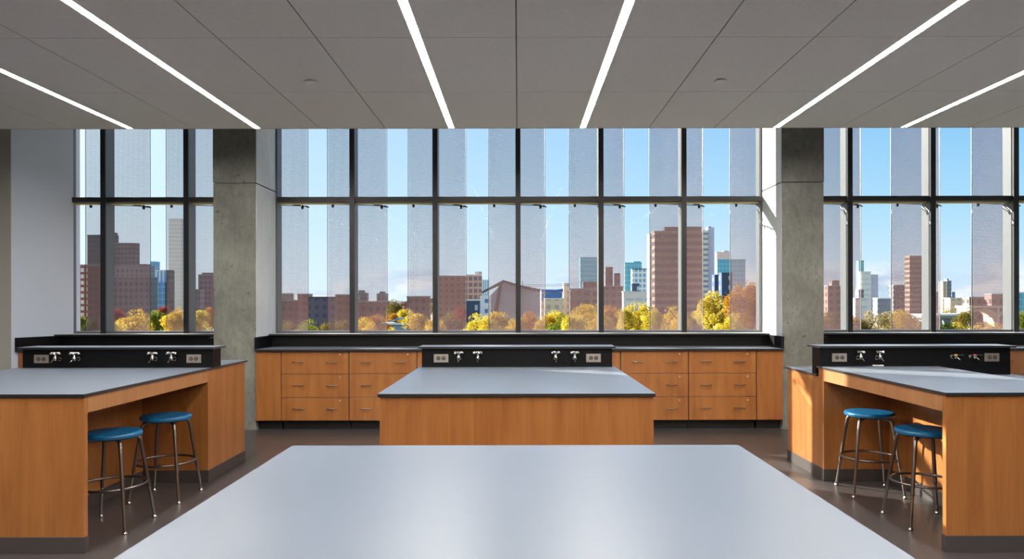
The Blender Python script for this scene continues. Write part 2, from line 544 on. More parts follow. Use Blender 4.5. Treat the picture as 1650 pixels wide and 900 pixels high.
# left bay
filler(-5.755, -5.49, 'narrow maple panel at the white splayed wall, far left', -5.60)
dup(cab, (-5.48, YC, 0), 'maple drawer cabinet under the left window, behind the left bench')
dup(cab, (-4.6985, YC, 0), 'maple drawer cabinet under the left window, middle of its run')
filler(-3.915, -3.535, 'narrow maple panel under the left window against the column')
# right bay
filler(3.535, 3.86, 'narrow maple panel under the right window against the column')
rl = ['maple drawer cabinet under the right window nearest the column', 'maple drawer cabinet behind the right bench, second from the column',
      'maple drawer cabinet seen at the right edge beyond the black riser', 'maple drawer cabinet under the right window past the picture edge',
      'maple drawer cabinet at the far end of the right window run']
for i in range(5): dup(cab, (3.865 + i * .7815, YC, 0), rl[i])
filler(7.78, 8.88, 'wide maple panel closing the right window run')

def counter(x0, x1, label, poly=None, left_splash=None, right_splash=True):
    t = thing('countertop', label, 'countertop', ((x0 + x1) / 2, YC, .905), 'black countertops under the windows')
    if poly: MB().prism(poly, .907, .932, 0, 1).build('top_slab', ['edge_resin', 'worktop'], t, bevel=.0015)
    else: MB().box(x0, x1, YC - .03, YW - .001, .907, .932, 0, top=1).build('top_slab', ['edge_resin', 'worktop'], t, bevel=.0015)
    MB().box((x0 if not poly else -5.595), x1, YW - .02, YW + .018, .9325, 1.0675).build('backsplash', 'black_resin', t)
    if left_splash == 'straight': MB().box(x0, x0 + .02, YC - .03, YW - .021, .9325, 1.07).build('side_splash', 'black_resin', t)
    if left_splash == 'angled':
        MB().prism([(-5.771, 8.18), (-5.745, 8.18), (-5.585, 8.699), (-5.602, 8.699)], .9325, 1.07).build('side_splash', 'black_resin', t)
    if right_splash: MB().box(x1 - .02, x1, YC - .03, YW - .021, .9325, 1.07).build('side_splash', 'black_resin', t)
    return t
counter(-3.025, 3.047, 'long black countertop with upstands between the two concrete columns', left_splash='straight')
counter(-5.76, -3.53, 'black countertop with upstands under the left window', poly=[(-5.772, 8.18), (-3.53, 8.18), (-3.53, 8.699), (-5.602, 8.699)], left_splash='angled')
counter(3.535, 8.89, 'black countertop under the right window, behind the right bench', left_splash='straight', right_splash=False)

# ------------------------------------------------------------------ lab benches
def bench(label, x0, x1, y0, y1, knee=None, yk=5.83, low=None, ix=0.01):
    """x0..x1 worktop; knee = list of sides with knee space"""
    t = thing('lab_bench', label, 'lab bench', ((x0 + x1) / 2, (y0 + y1) / 2, 0), 'maple lab benches with resin tops')
    zt = .932
    if low is None:
        MB().box(x0, x1, y0, y1, .913, zt, 0, top=1).build('worktop', ['edge_resin', 'worktop'], t, bevel=.0012)
    else:
        xm, ym = low
        MB().box(x0, xm, y0, ym, .913, zt, 0, top=1).build('worktop', ['edge_resin', 'worktop'], t, bevel=.0012)
        MB().prism([(x0, ym + .005), (x0, y1), (x1, y1), (x1, y0), (xm + .005, y0), (xm + .005, ym + .005)], .844, .863, 0, 1).build('lower_worktop', ['edge_resin', 'worktop'], t, bevel=.0012)
    a, b_ = x0 + ix, x1 - ix
    f = y0 + .015
    KH = .096
    zb = .9125 if low is None else .8435
    if not knee:
        MB().box(a, b_, f, y1 - .03, KH, .9125).build('body', 'maple', t, bevel=.0015)
        MB().box(a - .004, b_ + .004, f - .004, y1 - .026, 0, KH).build('rubber_base', 'kick_rubber', t, bevel=.002)
        return t
    # end panel
    if low is None: MB().box(a, b_, f, f + .036, KH, .9125).build('end_panel', 'maple', t, bevel=.0015)
    else:
        MB().prism_y([(a, KH), (b_, KH), (b_, zb), (low[0], zb), (low[0], .9125), (a, .9125)], f, f + .036).build('end_panel', 'maple', t, bevel=.0015)
    MB().box(a - .004, b_ + .004, f - .004, f + .040, 0, KH).build('rubber_base', 'kick_rubber', t, bevel=.002)
    # spine panel, far body
    sgn = 1 if x0 > 0 else -1
    if sgn > 0: s0, s1 = a + .535, b_ - .535
    else: s0, s1 = a + .535, b_ - .535
    MB().box(s0, s1, f + .0365, yk - .0005, KH, zb - .001).build('back_panel', 'maple', t)
    MB().box(s0 - .004, s1 + .004, f + .041, yk - .0045, 0, KH - .0005).build('rubber_base', 'kick_rubber', t)
    MB().box(a, b_, yk, y1 - .05, KH, zb - .0005).build('sink_cabinet', 'maple', t, bevel=.0015)
    MB().box(a - .004, b_ + .004, yk - .004, y1 - .046, 0, KH - .0005).build('rubber_base', 'kick_rubber', t, bevel=.002)
    for side in (0, 1):
        zz = .9125
        if low and side == 1: zz = .8435
        xx = (a, a + .02) if side == 0 else (b_ - .02, b_)
        MB().box(xx[0], xx[1], f + .0365, yk - .0005, .817 if zz > .9 else .75, zz).build('apron', 'maple_sheen', t)
    if low:
        MB().box(a, low[0] - .01, yk + .0005, low[1] - .02, zb, .9125).build('top_block', 'maple', t)
        MB().box(a, a + .02, yk - .0005, yk, .1, .2)
    return t
bench('wide empty grey-topped lab bench nearest the viewer, cut by the bottom edge', -.837, .814, .55, 2.64)
bench('lab bench standing in front of the window drawers, black service riser on its far end', -.817, .797, 4.14, 6.62)
bench('lab bench with two stools in its knee space, left side of the room', -4.12, -2.525, 4.15, 6.66, knee=True)
bench('lab bench with two stools on the right, its top stepping down at the far end', 2.485, 4.08, 4.15, 6.66, knee=True, low=(3.45, 5.95))

# ------------------------------------------------------------------ service risers with taps and outlets
RY0, RY1 = -.08, .08
def gas_tap(par, x, z, y=RY0):
    b_ = MB()
    b_.tube([(x, y, z), (x, y - .006, z)], .017, 20)
    b_.tube([(x, y - .006, z), (x, y - .012, z), (x, y - .060, z)], [.013, .010, .010], 14)
    b_.tube([(x, y - .060, z - .012), (x, y - .060, z - .008), (x, y - .060, z + .012), (x, y - .060, z + .020), (x, y - .060, z + .026), (x, y - .060, z + .050)], [.010, .0155, .0155, .012, .009, .008], 14)
    o = b_.build('gas_tap', 'chrome', par, smooth=True)
    h = MB()
    zt = z + .050
    h.lathe([(.012, -.002), (.018, .004), (.014, .012), (.005, .015)], (x, y - .060, zt - .004), 16)
    for k in range(4):
        an = k * PI / 2 + .35
        d = Vector((math.cos(an), math.sin(an), 0))
        c = Vector((x, y - .060, zt + .002))
        h.tube([c, c + d * .016, c + d * .028 - Vector((0, 0, .002)), c + d * .037 - Vector((0, 0, .009))], [.007, .0095, .012, .008], 8)
    h.build('cross_handle', 'chrome', o, smooth=True)
    nz = MB()
    p0 = Vector((x, y - .068, z)); d = Vector((0, -1, -.42)).normalized()
    pts = []; rr = []
    for k in range(9):
        pts.append(p0 + d * (.006 * k)); rr.append((.0085 - .0004 * k) * (1 if k % 2 == 0 else .78))
    nz.tube(pts, rr, 10)
    nz.build('hose_nozzle', 'chrome', o, smooth=True)
    return o

def lever_tap(par, x, z, colour, y=RY0):
    b_ = MB()
    b_.tube([(x, y, z), (x, y - .006, z)], .018, 20)
    b_.tube([(x, y - .006, z), (x, y - .055, z)], .011, 14)
    b_.tube([(x, y - .055, z - .012), (x, y - .055, z + .014)], .013, 14)
    o = b_.build('lever_valve', 'chrome', par, smooth=True)
    MB().tube([(x, y - .055, z + .014), (x, y - .055, z + .022)], .011, 14).build('index_button', colour, o, smooth=True)
    l = MB(); l.box(x + .008, x + .062, y - .061, y - .049, z + .014, z + .021); l.build('lever', 'chrome', o, bevel=.002)
    nz = MB(); p0 = Vector((x, y - .06, z - .002)); d = Vector((.1, -1, -.35)).normalized()
    nz.tube([p0 + d * (.006 * k) for k in range(9)], [(.0085 - .0004 * k) * (1 if k % 2 == 0 else .78) for k in range(9)], 10)
    nz.build('hose_nozzle', 'chrome', o, smooth=True)
    return o

def outlet(par, x, z, y=RY0):
    b_ = MB().box(x - .06, x + .06, y - .006, y, z - .034, z + .034)
    b_.box(x - .050, x + .050, y - .008, y - .006, z - .026, z + .026)
    o = b_.build('outlet_plate', 'steel_plate', par, bevel=.0015)
    for sx in (-.021, .021):
        r = MB()
        r.tube([(x + sx, y - .008, z), (x + sx, y - .0095, z)], .0165, 20, mi=1)
        for q in (-.006, .006): r.box(x + sx + q - .0016, x + sx + q + .0016, y - .0105, y - .0096, z - .001, z + .009, mi=0)
        r.tube([(x + sx, y - .0096, z - .008), (x + sx, y - .0105, z - .008)], .003, 10, mi=0)
        r.build('receptacle', ['steel_plate', 'socket_dark'], o)
    return o

def riser(label, xc, levers=False, step=None):
    t = thing('service_riser', label, 'service riser', (xc, 5.95, .932), 'black service risers on the lab benches')
    ORIGIN[t] = Vector((0, 0, 0))     # parts modelled in local space
    hw = .782
    b_ = MB().box(-hw, hw, RY0, RY1, .0005, .153)
    b_.box(-hw, hw, RY0 - .002, RY0, .0005, .012)
    body = b_.build('riser_box', 'black_resin', t, bevel=.0015)
    if step:
        s = step - xc
        MB().box(s + .007, hw, RY0, RY1, -.068, 0).build('riser_base', 'black_resin', t)
        MB().box(-hw, s + .0065, .007, RY1, -.068, 0).build('riser_base', 'black_resin', t)
    MB().box(-hw - .024, hw + .024, RY0 - .04, RY1 + .05, .1532, .170, 0, top=1).build('ledge_top', ['edge_resin', 'worktop'], t, bevel=.0012)
    z = .073
    for x in (-.625, .628): outlet(t, x, z)
    for x in (-.475, -.32): gas_tap(t, x, z)
    if levers:
        lever_tap(t, .300, z + .006, 'yellow_plastic'); lever_tap(t, .455, z + .006, 'red_plastic')
    else:
        for x in (.315, .47): gas_tap(t, x, z)
    return t
riser('black riser box with outlets and four gas taps on the centre bench', -.01)
riser('black riser box with outlets and four gas taps on the left bench', -3.295)
riser('black riser box with two cross-handled taps and two lever valves on the right bench', 3.265, True, 3.45)
# thin pale marker lying at the foot of the right riser
t = thing('marker_pen', 'thin pale marker pen lying at the foot of the right black riser', 'pen', (2.93, 5.845, .9325))
MB().tube([(2.90, 5.845, .9395), (2.99, 5.845, .9395)], .007, 12).build('barrel', 'white_plastic', t, smooth=True)
MB().tube([(2.865, 5.845, .9395), (2.90, 5.845, .9395)], [.002, .005], 10).build('tip', 'frame_dark', t, smooth=True)

# ------------------------------------------------------------------ stools
def make_stool():
    t = thing('lab_stool', 'x', 'stool', (0, 0, 0), 'round blue lab stools')
    sz = .605
    MB().lathe([(.150, sz - .020), (.172, sz - .019), (.178, sz - .015), (.1795, sz - .004), (.1785, sz + .004), (.171, sz + .0125), (.160, sz + .0145), (.09, sz + .0135), (.001, sz + .013)], n=56).build('seat', 'blue_paint', t, smooth=True)
    und = MB().lathe([(.145, sz - .028), (.147, sz - .0205)], n=40); und.build('seat_plate', 'frame_dark', t)
    for sx, sy in ((1, 1), (1, -1), (-1, 1), (-1, -1)):
        A = Vector((sx * .118, sy * .118, sz - .030)); B = Vector((sx * .184, sy * .184, .012))
        d = (B - A).normalized()
        pts = [Vector((sx * .070, sy * .070, sz - .034)), Vector((sx * .096, sy * .096, sz - .034)), Vector((sx * .110, sy * .110, sz - .040)), Vector((sx * .119, sy * .119, sz - .056)), A + d * .09, A + d * .37]
        lg = MB().tube(pts, .0125, 12).build('leg', 'stool_tube', t, smooth=True)
        lo = MB().tube([A + d * .365, B], .0100, 12)
        out = Vector((sx, -sy * .2, 0)).normalized()
        for k in range(4):
            q = A + d * (.40 + .03 * k)
            lo.tube([q + out * .0095, q + out * .0108], .0035, 8)
        lo.build('leg_extension', 'chrome', lg, smooth=True)
        MB().lathe([(.016, 0), (.017, .006), (.013, .012), (.011, .022)], (B.x, B.y, 0), 16).build('foot', 'chrome', lg, smooth=True)
    MB().torus((0, 0, .272), .205, .0085, 64, 10).build('foot_ring', 'stool_tube', t, smooth=True)
    return t
st = make_stool()
st.location = (-2.675, 4.70, 0); st['label'] = 'blue-seated metal stool at the left bench, nearer one, half behind the end panel'
dup(st, (-2.662, 5.39, 0), 'blue-seated metal stool at the left bench, farther one, fully in view', rz=0.0)
dup(st, (2.705, 5.50, 0), 'blue-seated metal stool at the right bench, farther one with all legs in view', rz=-.09)
dup(st, (2.70, 4.75, 0), 'blue-seated metal stool at the right bench, nearer one cut by the end panel', rz=-.03)

# ------------------------------------------------------------------ exterior perforated fins
def perf_mesh(width, z0, z1, p=.0166, k=.78, th=.0025):
    """sheet in x,z plane (y thickness) with a triangular lattice of six-sided holes"""
    rowh = p * math.sqrt(3) / 2
    nx = int(width / p); nz = int((z1 - z0) / rowh)
    cx0 = -nx * p / 2 + p / 2
    R = p / math.sqrt(3)
    ang = np.array([PI / 6 + i * PI / 3 for i in range(6)])
    ox = R * np.cos(ang); oz = R * np.sin(ang)
    cs = []
    for r in range(nz):
        n_ = nx - (r % 2)
        for c in range(n_): cs.append((cx0 + c * p + (p / 2 if r % 2 else 0), z0 + rowh / 2 + r * rowh))
    cs = np.array(cs); nC = len(cs)
    # verts per cell: front outer6, front inner6, back inner6
    V = np.zeros((nC, 18, 3), np.float32)
    V[:, 0:6, 0] = cs[:, None, 0] + ox; V[:, 0:6, 2] = cs[:, None, 1] + oz
    V[:, 6:12, 0] = cs[:, None, 0] + ox * k; V[:, 6:12, 2] = cs[:, None, 1] + oz * k
    V[:, 12:18] = V[:, 6:12]; V[:, 12:18, 1] = th
    fs = []
    for i in range(6):
        j = (i + 1) % 6
        fs.append((i, j, 6 + j, 6 + i)); fs.append((6 + i, 6 + j, 12 + j, 12 + i))
    fs = np.array(fs)
    Fq = (fs[None] + (np.arange(nC) * 18)[:, None, None]).reshape(-1, 4)
    me = bpy.data.meshes.new('perforated_panel')
    nv = nC * 18; nf = len(Fq)
    me.vertices.add(nv); me.vertices.foreach_set('co', V.reshape(-1))
    me.loops.add(nf * 4); me.loops.foreach_set('vertex_index', Fq.reshape(-1).astype(np.int32))
    me.polygons.add(nf); me.polygons.foreach_set('loop_start', np.arange(nf, dtype=np.int32) * 4)
    me.update(calc_edges=True); me.validate()
    me.materials.append(MAT['fin_metal'])
    return me
FW = .76
FZ0, FZM, FZ1 = .55, 2.728, 4.10
mesh_lo = perf_mesh(FW - .012, FZ0, FZM)
mesh_hi = perf_mesh(FW - .012, FZM + .05, FZ1)
def make_fin():
    t = thing('sunshade_fin', 'x', 'sunshade', (0, 0, FZ0), 'perforated metal sunshade fins outside the windows')
    ORIGIN[t] = Vector((0, 0, FZ0))
    for me, a, b_, nm in ((mesh_lo, FZ0, FZM, 'lower_screen'), (mesh_hi, FZM + .05, FZ1, 'upper_screen')):
        o = bpy.data.objects.new(nm, me); COL.objects.link(o); o.parent = t; o.location = (0, 0, -FZ0)
        ORIGIN[o] = Vector((0, 0, 0))
        e = MB()
        e.box(-FW / 2 + .001, -FW / 2 + .006, -.001, .014, a, b_); e.box(FW / 2 - .006, FW / 2 - .001, -.001, .014, a, b_)
        e.box(-FW / 2 + .010, FW / 2 - .010, -.002, .012, a - .003, a + .006); e.box(-FW / 2 + .010, FW / 2 - .010, -.002, .012, b_ - .006, b_ + .003)
        e.build('edge_flange', 'frame_dark', o)
    a = MB()
    a.tube([(0.03, -.16, FZM + .012), (.12, -.1, FZM + .014), (FW / 2 + .01, -.008, FZM - .018)], [.012, .011, .008], 8)
    a.tube([(-0.03, -.12, FZM + .012), (-.12, -.06, FZM + .014), (-FW / 2 + .05, -.008, FZM + .005)], [.010, .009, .007], 8)
    a.build('bracket_arm', 'toe_black', t, smooth=True)
    for x in (FW / 2 - .075, -FW / 2 + .07):
        MB().lathe([(.008, -.075), (.017, -.068), (.018, -.045), (.011, -.035), (.010, -.018)], (x, -.022, FZM + .028), 12).build('clamp', 'toe_black', t, smooth=True)
    return t
fin = make_fin()
th = math.atan2(.19, .737)
order = ['outer', 'second', 'third', 'fourth', 'fifth', 'sixth', 'seventh']
fl = {-6: 'perforated sunshade fin at the far left corner, hidden behind the white wall',
      -5: 'perforated sunshade fin across the first mullion of the left window',
      -4: 'perforated sunshade fin between the left window mullions and the left column',
      -3: 'perforated sunshade fin at the left edge of the centre window, beside the column',
      -2: 'perforated sunshade fin across the first mullion of the centre window',
      -1: 'perforated sunshade fin across the second mullion of the centre window',
      0: 'perforated sunshade fin across the middle mullion of the centre window',
      1: 'perforated sunshade fin across the fourth mullion of the centre window',
      2: 'perforated sunshade fin across the fifth mullion of the centre window, before the brown tower',
      3: 'perforated sunshade fin at the right edge of the centre window, before the tall golden tree',
      4: 'perforated sunshade fin across the first mullion of the right window, by the column',
      5: 'perforated sunshade fin across the second mullion of the right window',
      6: 'perforated sunshade fin before the stone arch bridge in the right window',
      7: 'perforated sunshade fin of the right window beyond the picture edge'}
first = True
for k in sorted(fl):
    if k == -6: continue
    loc = (-.012 + k * P, 9.215, FZ0)
    if first: fin.location = loc; fin.rotation_euler = (0, 0, th); fin['label'] = fl[k]; first = False
    else: dup(fin, loc, fl[k], rz=th)

# ------------------------------------------------------------------ outside: ground, trees, city
G = -13.0
gr = struct(MB().box(-3000, 3000, 14, 5000, G - 1, G).build('ground', 'earth'))
def PX(px, D): return (px - VX) * D / F
def PZ(y, D): return CAM_Z + (VY - y) * D / F

facade('f_tealdark', (62, 84, 92), (34, 50, 60), 2.2, 3.4, (.12, .88), (.2, .85), .4)
facade('f_darkgrey', (96, 98, 106), (50, 54, 66), 2.6, 3.2)
facade('f_brick', (138, 74, 62), (206, 204, 204), 3.0, 3.4, (.22, .78), (.25, .85))
facade('f_darkbrick', (98, 66, 62), (58, 50, 58), 3.0, 3.4)
facade('f_bluebrick', (84, 78, 100), (44, 54, 84), 3.4, 3.6)
facade('f_midgrey', (122, 120, 126), (76, 80, 94), 2.8, 3.2)
facade('f_blueglass', (128, 168, 200), (84, 138, 186), 2.4, 3.4, (.1, .9), (.12, .9), .3)
facade('f_stripewhite', (214, 226, 236), (120, 160, 196), 2.0, 40.0, (.4, .95), (.0, 1.0), .4)
facade('f_whiteband', (250, 246, 246), (226, 220, 226), 400.0, 5.0, (.0, 1.0), (.5, 1.0), .5)  # white tower, wall and window tones lightened in place of distance haze
facade('f_pinkgrid', (190, 150, 138), (116, 98, 108), 2.6, 3.2, (.14, .86), (.2, .84))
facade('f_brownblock', (120, 84, 70), (92, 66, 58), 3.2, 3.2)
facade('f_navy', (44, 62, 96), (150, 170, 190), 5.0, 5.0, (.55, .8), (.3, .75), .4)
facade('f_whitenavy', (206, 214, 222), (84, 110, 150), 4.2, 4.4, (.3, .7), (.3, .7), .5)
facade('f_teal', (116, 186, 208), (88, 164, 194), 3.0, 4.0, (.1, .9), (.15, .9), .3)
facade('f_whiteblue', (222, 230, 232), (118, 166, 190), 2.6, 3.4, (.25, .9), (.15, .8), .45)
facade('f_towerbrown', (112, 88, 72), (70, 56, 56), 400.0, 3.1, (0, 1.0), (.45, 1.0), .6)
facade('f_lavender', (196, 192, 214), (190, 186, 210), 400.0, 60.0, (0, 1), (.9, 1), .6)
facade('f_whitebalc', (230, 226, 220), (150, 150, 160), 400.0, 3.1, (0, 1), (.5, 1), .5)
facade('f_pink', (224, 196, 196), (204, 178, 186), 3.0, 3.6)
facade('f_beige', (216, 196, 176), (178, 158, 148), 3.4, 3.6)
facade('f_beigestripe', (206, 184, 166), (160, 140, 140), 3.0, 60.0, (.45, .8), (0, 1))
facade('f_slate', (120, 128, 150), (90, 100, 130), 2.4, 3.4)
facade('f_mill', (104, 84, 76), (70, 58, 58), 4.0, 4.2)
facade('f_plain_white', (226, 224, 222), (196, 200, 208), 5.0, 4.5, (.1, .9), (.45, .75))
plain('roof_navy', (40, 56, 80), 0.5)
plain('roof_grey', (130, 130, 136), 0.7)
plain('roof_light', (214, 214, 216), 0.6)
plain('stadium_glass', (136, 142, 156), 0.25, 0.2)
plain('stadium_roof', (212, 218, 228), 0.4)
plain('stadium_dark', (58, 54, 66), 0.4)
plain('blue_roof', (44, 96, 164), 0.4)
plain('bridge_blue', (96, 136, 176), 0.5)
plain('bridge_pale', (196, 206, 216), 0.5)
plain('road_steel', (110, 122, 138), 0.5)
plain('stone_pale', (196, 178, 160), 0.8)
plain('car_white', (225, 225, 228), 0.3)
plain('orange_sign', (222, 140, 60), 0.6)

def bld(label, x0, x1, ytop, D, mat, depth=None, roof='roof_grey', pent=None, extras=None, name='building', nb=0):
    X0, X1 = PX(x0, D), PX(x1, D); Z = PZ(ytop, D)
    dp = max(6.0, (X1 - X0) * .3)
    t = thing(name, label, 'building', ((X0 + X1) / 2, D + dp / 2, G))
    MB().box(X0, X1, D, D + dp, G, Z).build('tower_block', mat, t)
    e = min(.6, (X1 - X0) * .04)
    MB().box(X0 - e * .5, X1 + e * .5, D - e * .5, D + dp, Z, Z + max(.5, D / F * .8)).build('roof_parapet', roof, t)
    if pent:
        for (a, b_, y, pm) in pent:
            MB().box(PX(a, D), PX(b_, D), D + dp * .2, D + dp * .8, Z + .3, PZ(y, D)).build('penthouse', pm, t)
    if extras: extras(t, X0, X1, D, dp, Z)
    return t

def fins_band(step, out=.8, th_=.35, mat='f_whitebalc', frac=(0, 1)):
    def fn(t, X0, X1, D, dp, Z):
        z = Z - step; W = X1 - X0; n = 0
        while z > G + 3 and n < 60:
            MB().box(X0 + W * frac[0], X0 + W * frac[1], D - out, D, z, z + th_).build('balcony', mat, t); z -= step; n += 1
    return fn

# seen through the left window
bld('dark teal glass tower behind the first fin of the left window', 141, 184, 378, 520, 'f_tealdark', 60, 'roof_navy', [(174, 184, 373, 'f_tealdark')])
bld('stepped grey tower attached right of the dark teal one', 184.5, 218, 391, 500, 'f_darkgrey', 50, 'roof_grey')
bld('mid-grey apartment block below the stepped grey tower', 184, 241, 428, 420, 'f_midgrey', 40, 'roof_grey', [(220, 236, 424, 'f_midgrey')])
bld('red brick block with white windows at the left window jamb', 128, 140.5, 426, 380, 'f_brick', 30)
bld('dark brick block right beside the white-windowed red brick one', 141, 172, 426, 372, 'f_darkbrick', 30)
bld('broad grey block low behind the yellow trees of the left window', 172.5, 243, 446, 350, 'f_darkgrey', 30)
bld('slim blue glass slab in the left window gap', 242, 250, 421, 450, 'f_blueglass', 30, 'f_blueglass')
bld('pale striped block with blue glass base in the left window gap', 250.5, 268, 435, 400, 'f_stripewhite', 30, 'roof_light',
    extras=lambda t, X0, X1, D, dp, Z: MB().box(X0 + .2, X1 + .3, D - 2, D - .05, G, PZ(454, D)).build('glass_podium', 'f_blueglass', t))
bld('narrow dark block at the right side of the striped one', 268.8, 273, 435, 398, 'f_tealdark', 24, 'roof_navy')
bld('tall pale banded tower fading behind the second left fin', 272, 292, 352, 900, 'f_whiteband', 40, 'roof_light')
bld('low grey-brown block left of the column', 308, 322, 466, 420, 'f_midgrey', 26)
bld('brown-grey block with small rooftop house beside the column', 319.5, 352, 442, 440, 'f_darkgrey', 36, pent=[(324, 340, 438, 'f_darkgrey')])
# centre window
bld('pale low block at the left end of the centre window', 446, 470, 472, 600, 'f_midgrey', 40, 'roof_light')
bld('dark brick hall at the left end of the centre window', 440, 479, 484, 330, 'f_darkbrick', 30)
bld('red-brown brick tower block left of the blue-brick one', 479.5, 497.5, 474, 318, 'f_brownblock', 20)
bld('blue-purple brick block in the first gap of the centre window', 498, 540, 479, 310, 'f_bluebrick', 22, 'roof_navy')
bld('brown brick block behind the first mullion of the centre window', 540.5, 574, 475, 306, 'f_brownblock', 22)
bld('low brown terrace behind the second centre fin', 574.5, 624, 486, 300, 'f_darkbrick', 22)
bld('left one of two small dark towers behind the second centre fin', 573, 591, 472, 480, 'f_darkgrey', 24, pent=[(577, 586, 467, 'f_darkgrey')])
bld('right one of two small dark towers behind the second centre fin', 607, 623, 473, 480, 'f_darkgrey', 24, pent=[(611, 619, 469, 'f_darkgrey')])
bld('low pale grey block in the second gap of the centre window', 622, 646, 486, 360, 'f_whitenavy', 22, 'roof_light')
bld('small red brick block in the second gap of the centre window', 646.3, 655, 487, 340, 'f_brick', 16)
bld('wide dark brick block between second and third centre mullions', 655.8, 691, 478, 330, 'f_darkbrick', 24)
bld('big plain brown block behind the third centre mullion', 704, 750.5, 445, 380, 'f_brownblock', 40)
bld('tall pinkish grid-fronted building in the third gap of the centre window', 751, 776, 443, 372, 'f_pinkgrid', 30, 'roof_light', [(765, 776, 437, 'f_beige')])
bld('navy blue block with white window bays below the pink grid building', 751.2, 773, 484, 300, 'f_navy', 14, 'roof_light')
bld('pale block with navy windows right of the navy one', 773.3, 790, 478, 315, 'f_whitenavy', 14, 'roof_light')
bld('faint pale blue tower right of the pink grid building', 776, 788, 451, 700, 'f_stripewhite', 20, 'roof_light')
bld('teal glass tower behind the fin right of the stadium', 935, 964, 415, 620, 'f_teal', 40, 'f_teal')
bld('beige slab in the fourth gap, right of the blue roof', 908, 918, 457, 360, 'f_beige', 12, 'roof_light')
bld('dark brown block stepping up right of the beige slab', 918.5, 966, 466, 352, 'f_mill', 26, pent=[(940, 965, 454, 'f_mill')])
bld('low beige block below the blue roof', 878, 907.5, 482, 300, 'f_beige', 14, 'roof_light')
bld('teal tower with stepped top in the fifth gap of the centre window', 1007, 1034, 424, 560, 'f_teal', 40, 'f_teal', [(1021, 1033, 421, 'f_teal')])
bld('white and blue apartment block with dark flat roof in the fifth gap', 1019, 1052, 434, 460, 'f_whiteblue', 30, 'roof_navy')
bld('small dark navy balcony block in front of the white and blue one', 1018.5, 1030, 458, 400, 'f_navy', 12, 'roof_navy')
bld('long low white building above the yellow trees of the fifth gap', 1005, 1052, 471, 370, 'f_plain_white', 14, 'roof_light')
bld('brown turreted hall behind the fourth centre mullion', 968, 1004, 462, 420, 'f_mill', 20, pent=[(976, 988, 430, 'f_mill'), (991, 1000, 440, 'f_mill')])
bld('huge brown banded tower behind the fifth centre mullion', 1055, 1132, 374, 300, 'f_towerbrown', 30, 'f_towerbrown',
    [(1072, 1132, 365, 'f_towerbrown')], fins_band(3.1, .3, .3, 'f_mill', (0, .52)))
bld('pale strip tower against the left side of the huge brown one', 1047, 1054, 378, 312, 'f_plain_white', 10, 'roof_light')
bld('slender white tower with balcony stripes right of the brown tower', 1132.5, 1141, 372, 420, 'f_whitebalc', 24, 'roof_light', extras=fins_band(3.1, .9, 1.0))
bld('plain lavender side slab of the slender white tower', 1141.2, 1151, 368, 421, 'f_lavender', 24, 'f_lavender', [(1142, 1147, 365, 'f_slate')])
bld('pale pink tower behind the teal glass one in the sixth gap', 1155, 1176, 407, 800, 'f_pink', 30, 'f_pink', [(1166, 1175, 404, 'f_pink')])
bld('bright teal glass block in the sixth gap of the centre window', 1156, 1201, 419, 620, 'f_teal', 40, 'f_teal')
bld('dark navy block right of the lavender slab', 1151.5, 1161.8, 444, 405, 'f_navy', 12, 'roof_navy')
bld('dark navy and white block above the bright yellow tree', 1163, 1180, 441, 380, 'f_navy', 12, 'roof_navy')
# right window
bld('thin teal tower top at the left gap of the right window', 1384, 1392, 421, 760, 'f_teal', 20, 'f_teal')
bld('white slab tower left of the lavender one in the right window', 1388, 1403.3, 439, 600, 'f_plain_white', 24, 'roof_light')
bld('lavender slab tower in the left gap of the right window', 1403.6, 1415, 444, 603, 'f_lavender', 24, 'f_lavender')
bld('small grey tower low against the white slab tower', 1384, 1392, 468, 500, 'f_slate', 12)
bld('low white office block behind the pale birch', 1380, 1400, 482, 420, 'f_plain_white', 12, 'roof_light')
bld('long low blue-grey building right of the lavender tower', 1414, 1436, 482, 460, 'f_slate', 14, 'roof_light')
bld('dark square block behind the second right fin', 1440, 1463, 461, 480, 'f_darkgrey', 24)
bld('tall brown tower behind the second right fin', 1466, 1490, 414, 460, 'f_towerbrown', 24, 'f_towerbrown')
bld('beige striped tower with rooftop box in the middle gap of the right window', 1519, 1526.5, 455, 620, 'f_beigestripe', 24, 'roof_grey')
bld('shaded slate side block of the beige striped tower', 1526.8, 1533, 454, 622, 'f_slate', 24, 'roof_grey', [(1527, 1530, 450, 'f_slate')])
bld('small slate tower left of the beige striped one', 1508, 1517, 472, 640, 'f_slate', 14)
bld('small slate tower right of the beige striped one', 1533.5, 1539, 472, 640, 'f_slate', 14)
bld('low beige building with a row of arched bays in the right window', 1531, 1572, 482, 420, 'f_beige', 14, 'roof_light')
bld('long dark mill building behind the third right fin', 1562, 1612, 481, 380, 'f_mill', 18)
bld('taller dark mill wing at the right of the long mill', 1598, 1624, 476, 372, 'f_mill', 18, name='building')
bld('teal glass office at the right edge of the picture', 1640, 1668, 473, 420, 'f_teal', 18, 'roof_light')
bld('brown turreted block behind the column side fin of the right window', 1334, 1362, 462, 420, 'f_mill', 18, pent=[(1342, 1354, 452, 'f_mill')])

